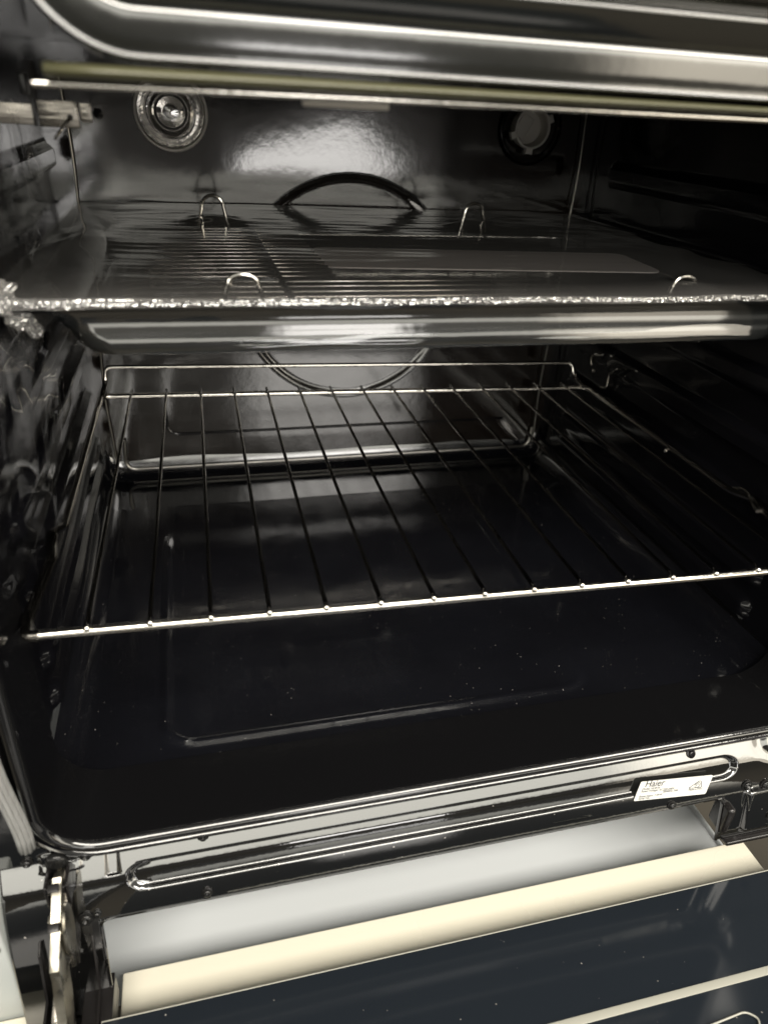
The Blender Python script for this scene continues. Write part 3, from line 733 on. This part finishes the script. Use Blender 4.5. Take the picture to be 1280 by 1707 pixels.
# shrink film over the tray
def tube_bump(x, y):
    b = 0
    for lx, ly, h, s in ((.0905, .341, .004, .02), (.3265, .341, .004, .02), (.0955, .090, .003, .02), (.3785, .090, .003, .02)):
        b += h * math.exp(-((x - lx) ** 2 + (y - ly) ** 2) / s ** 2)
    return b
def film_pt(u, v):
    # v<0: front skirt ; v in 0..1 top from front rim to back rim
    x = -.0330 + u * .5200
    if v >= 0:
        y = .0565 + v * .394
        e = min(u, 1 - u) * .52; edge = sm(e / .03) * sm(v * .394 / .012)
        z = .1575 + .0010 * edge + tube_bump(x, y)
        z += edge * (.0012 * nz(x * 5, y * 16, 2) + .00022 * nz(x * 18 + y * 30, y * 90, 4))
        # diagonal folds in the left end
        f = sm((.06 - x) / .09); z += f * edge * .004 * nz(x * 16 + y * 6, y * 10 - x * 12, 7)
        z -= .0016 * sm((x - .42) / .05) * (1 + nz(x * 30, y * 22, 8))
    else:
        t = -v
        y = .0565 + .0015 * math.sin(t * math.pi) + .0007 * nz(x * 16, t * 3, 6) + .004 * sm((t - .9) / .1)
        z = .1575 - t * (.0285 + .0010 * nz(x * 20, 1, 1))
        if x < .012: z += (.012 - x) * .55 * t; y += (.012 - x) * .4 * t
        if x > .435: z += (x - .435) * .35 * t
    return (x, y, z)
me = grid(film_pt, lin(0, 1, .0035), lin(0, 1, .006))
o = link_me('shrink_film', me, FILM, None, angle=0)
tag(o, 'clear shrink wrap stretched over the black baking tray, crimped along its front edge', 'plastic wrap')
film = o
link_me('film_skirt', grid(film_pt, lin(0, 1, .0035), lin(-1, -.001, .07)), FILMS, film, angle=0)
# crimped seam along the front and bunched corner
def seam(u, v):
    x = -.034 + u * .524; a = v * math.pi * 1.5
    rad = .0013 + .0006 * abs(nz(x * 420, v * 6, 1)) + .0006 * nz(x * 40, v * 2, 2) + .0009 * sm((.05 - x) / .05)
    zc = .1592 + .0006 * nz(x * 14, 0, 3); yc = .0550 + .0006 * nz(x * 40, 5, 3)
    return (x + .0006 * nz(x * 300, v * 9, 5), yc - rad * math.cos(a), zc + rad * 1.1 * math.sin(a) - .0012 * v)
me = grid(seam, lin(0, 1, .0010), lin(0, 1, .09)); link_me('film_seam', me, CRINKLE, film, angle=25)
bm = bmesh.new()
for (px, py, pz, s1) in ((-.024, .058, .161, .0075), (-.031, .068, .1635, .006), (-.019, .066, .151, .0055), (-.016, .070, .1455, .0045), (-.0125, .074, .141, .0038), (-.036, .060, .157, .006)):
    r = bmesh.ops.create_icosphere(bm, subdivisions=4, radius=s1, matrix=Matrix.Translation((px, py, pz)))
    for v in r['verts']:
        d = (v.co - Vector((px, py, pz))).normalized(); v.co += d * s1 * (.75 * noise.noise(v.co * 330) + .4 * noise.noise(v.co * 800))
link('film_bunch', bm, CRINKLE, film, angle=20)

# loose protective film hanging down the left wall
def hang(u, v):
    y = -.035 + u * .33 + .02 * nz(v * 3, 1, 4)
    z = .243 - v * (.27 + .06 * nz(u * 5, 3, 1) - .10 * sm((u - .45) / .5))
    x = -.0335 + .006 * nz(u * 3.0 + v * 1.5, v * 3.0, 2) + .0017 * nz(u * 7 - v * 3, v * 8, 5) + .0002 * nz(u * 24, v * 24, 6)
    x += .010 * sm((v - .15) / .2) * sm((.45 - v) / .2)
    cr = abs(nz(u * 4 + 2, v * 4.5, 9)); x += .0035 * (1 - sm(cr / .12))
    x -= .003 * sm((v - .6) / .4)
    x = max(x, -.0415)
    return (x, y, z)
me = grid(hang, lin(0, 1, .006), lin(0, 1, .006), lambda u, v: v < .93 + .10 * nz(u * 9, 2, 2) and u < .93 + .12 * nz(v * 8, 5, 5))
o = link_me('plastic_film', me, FILMW, None, angle=0)
tag(o, 'loose wrinkled clear protective film hanging down the left oven wall', 'plastic film')
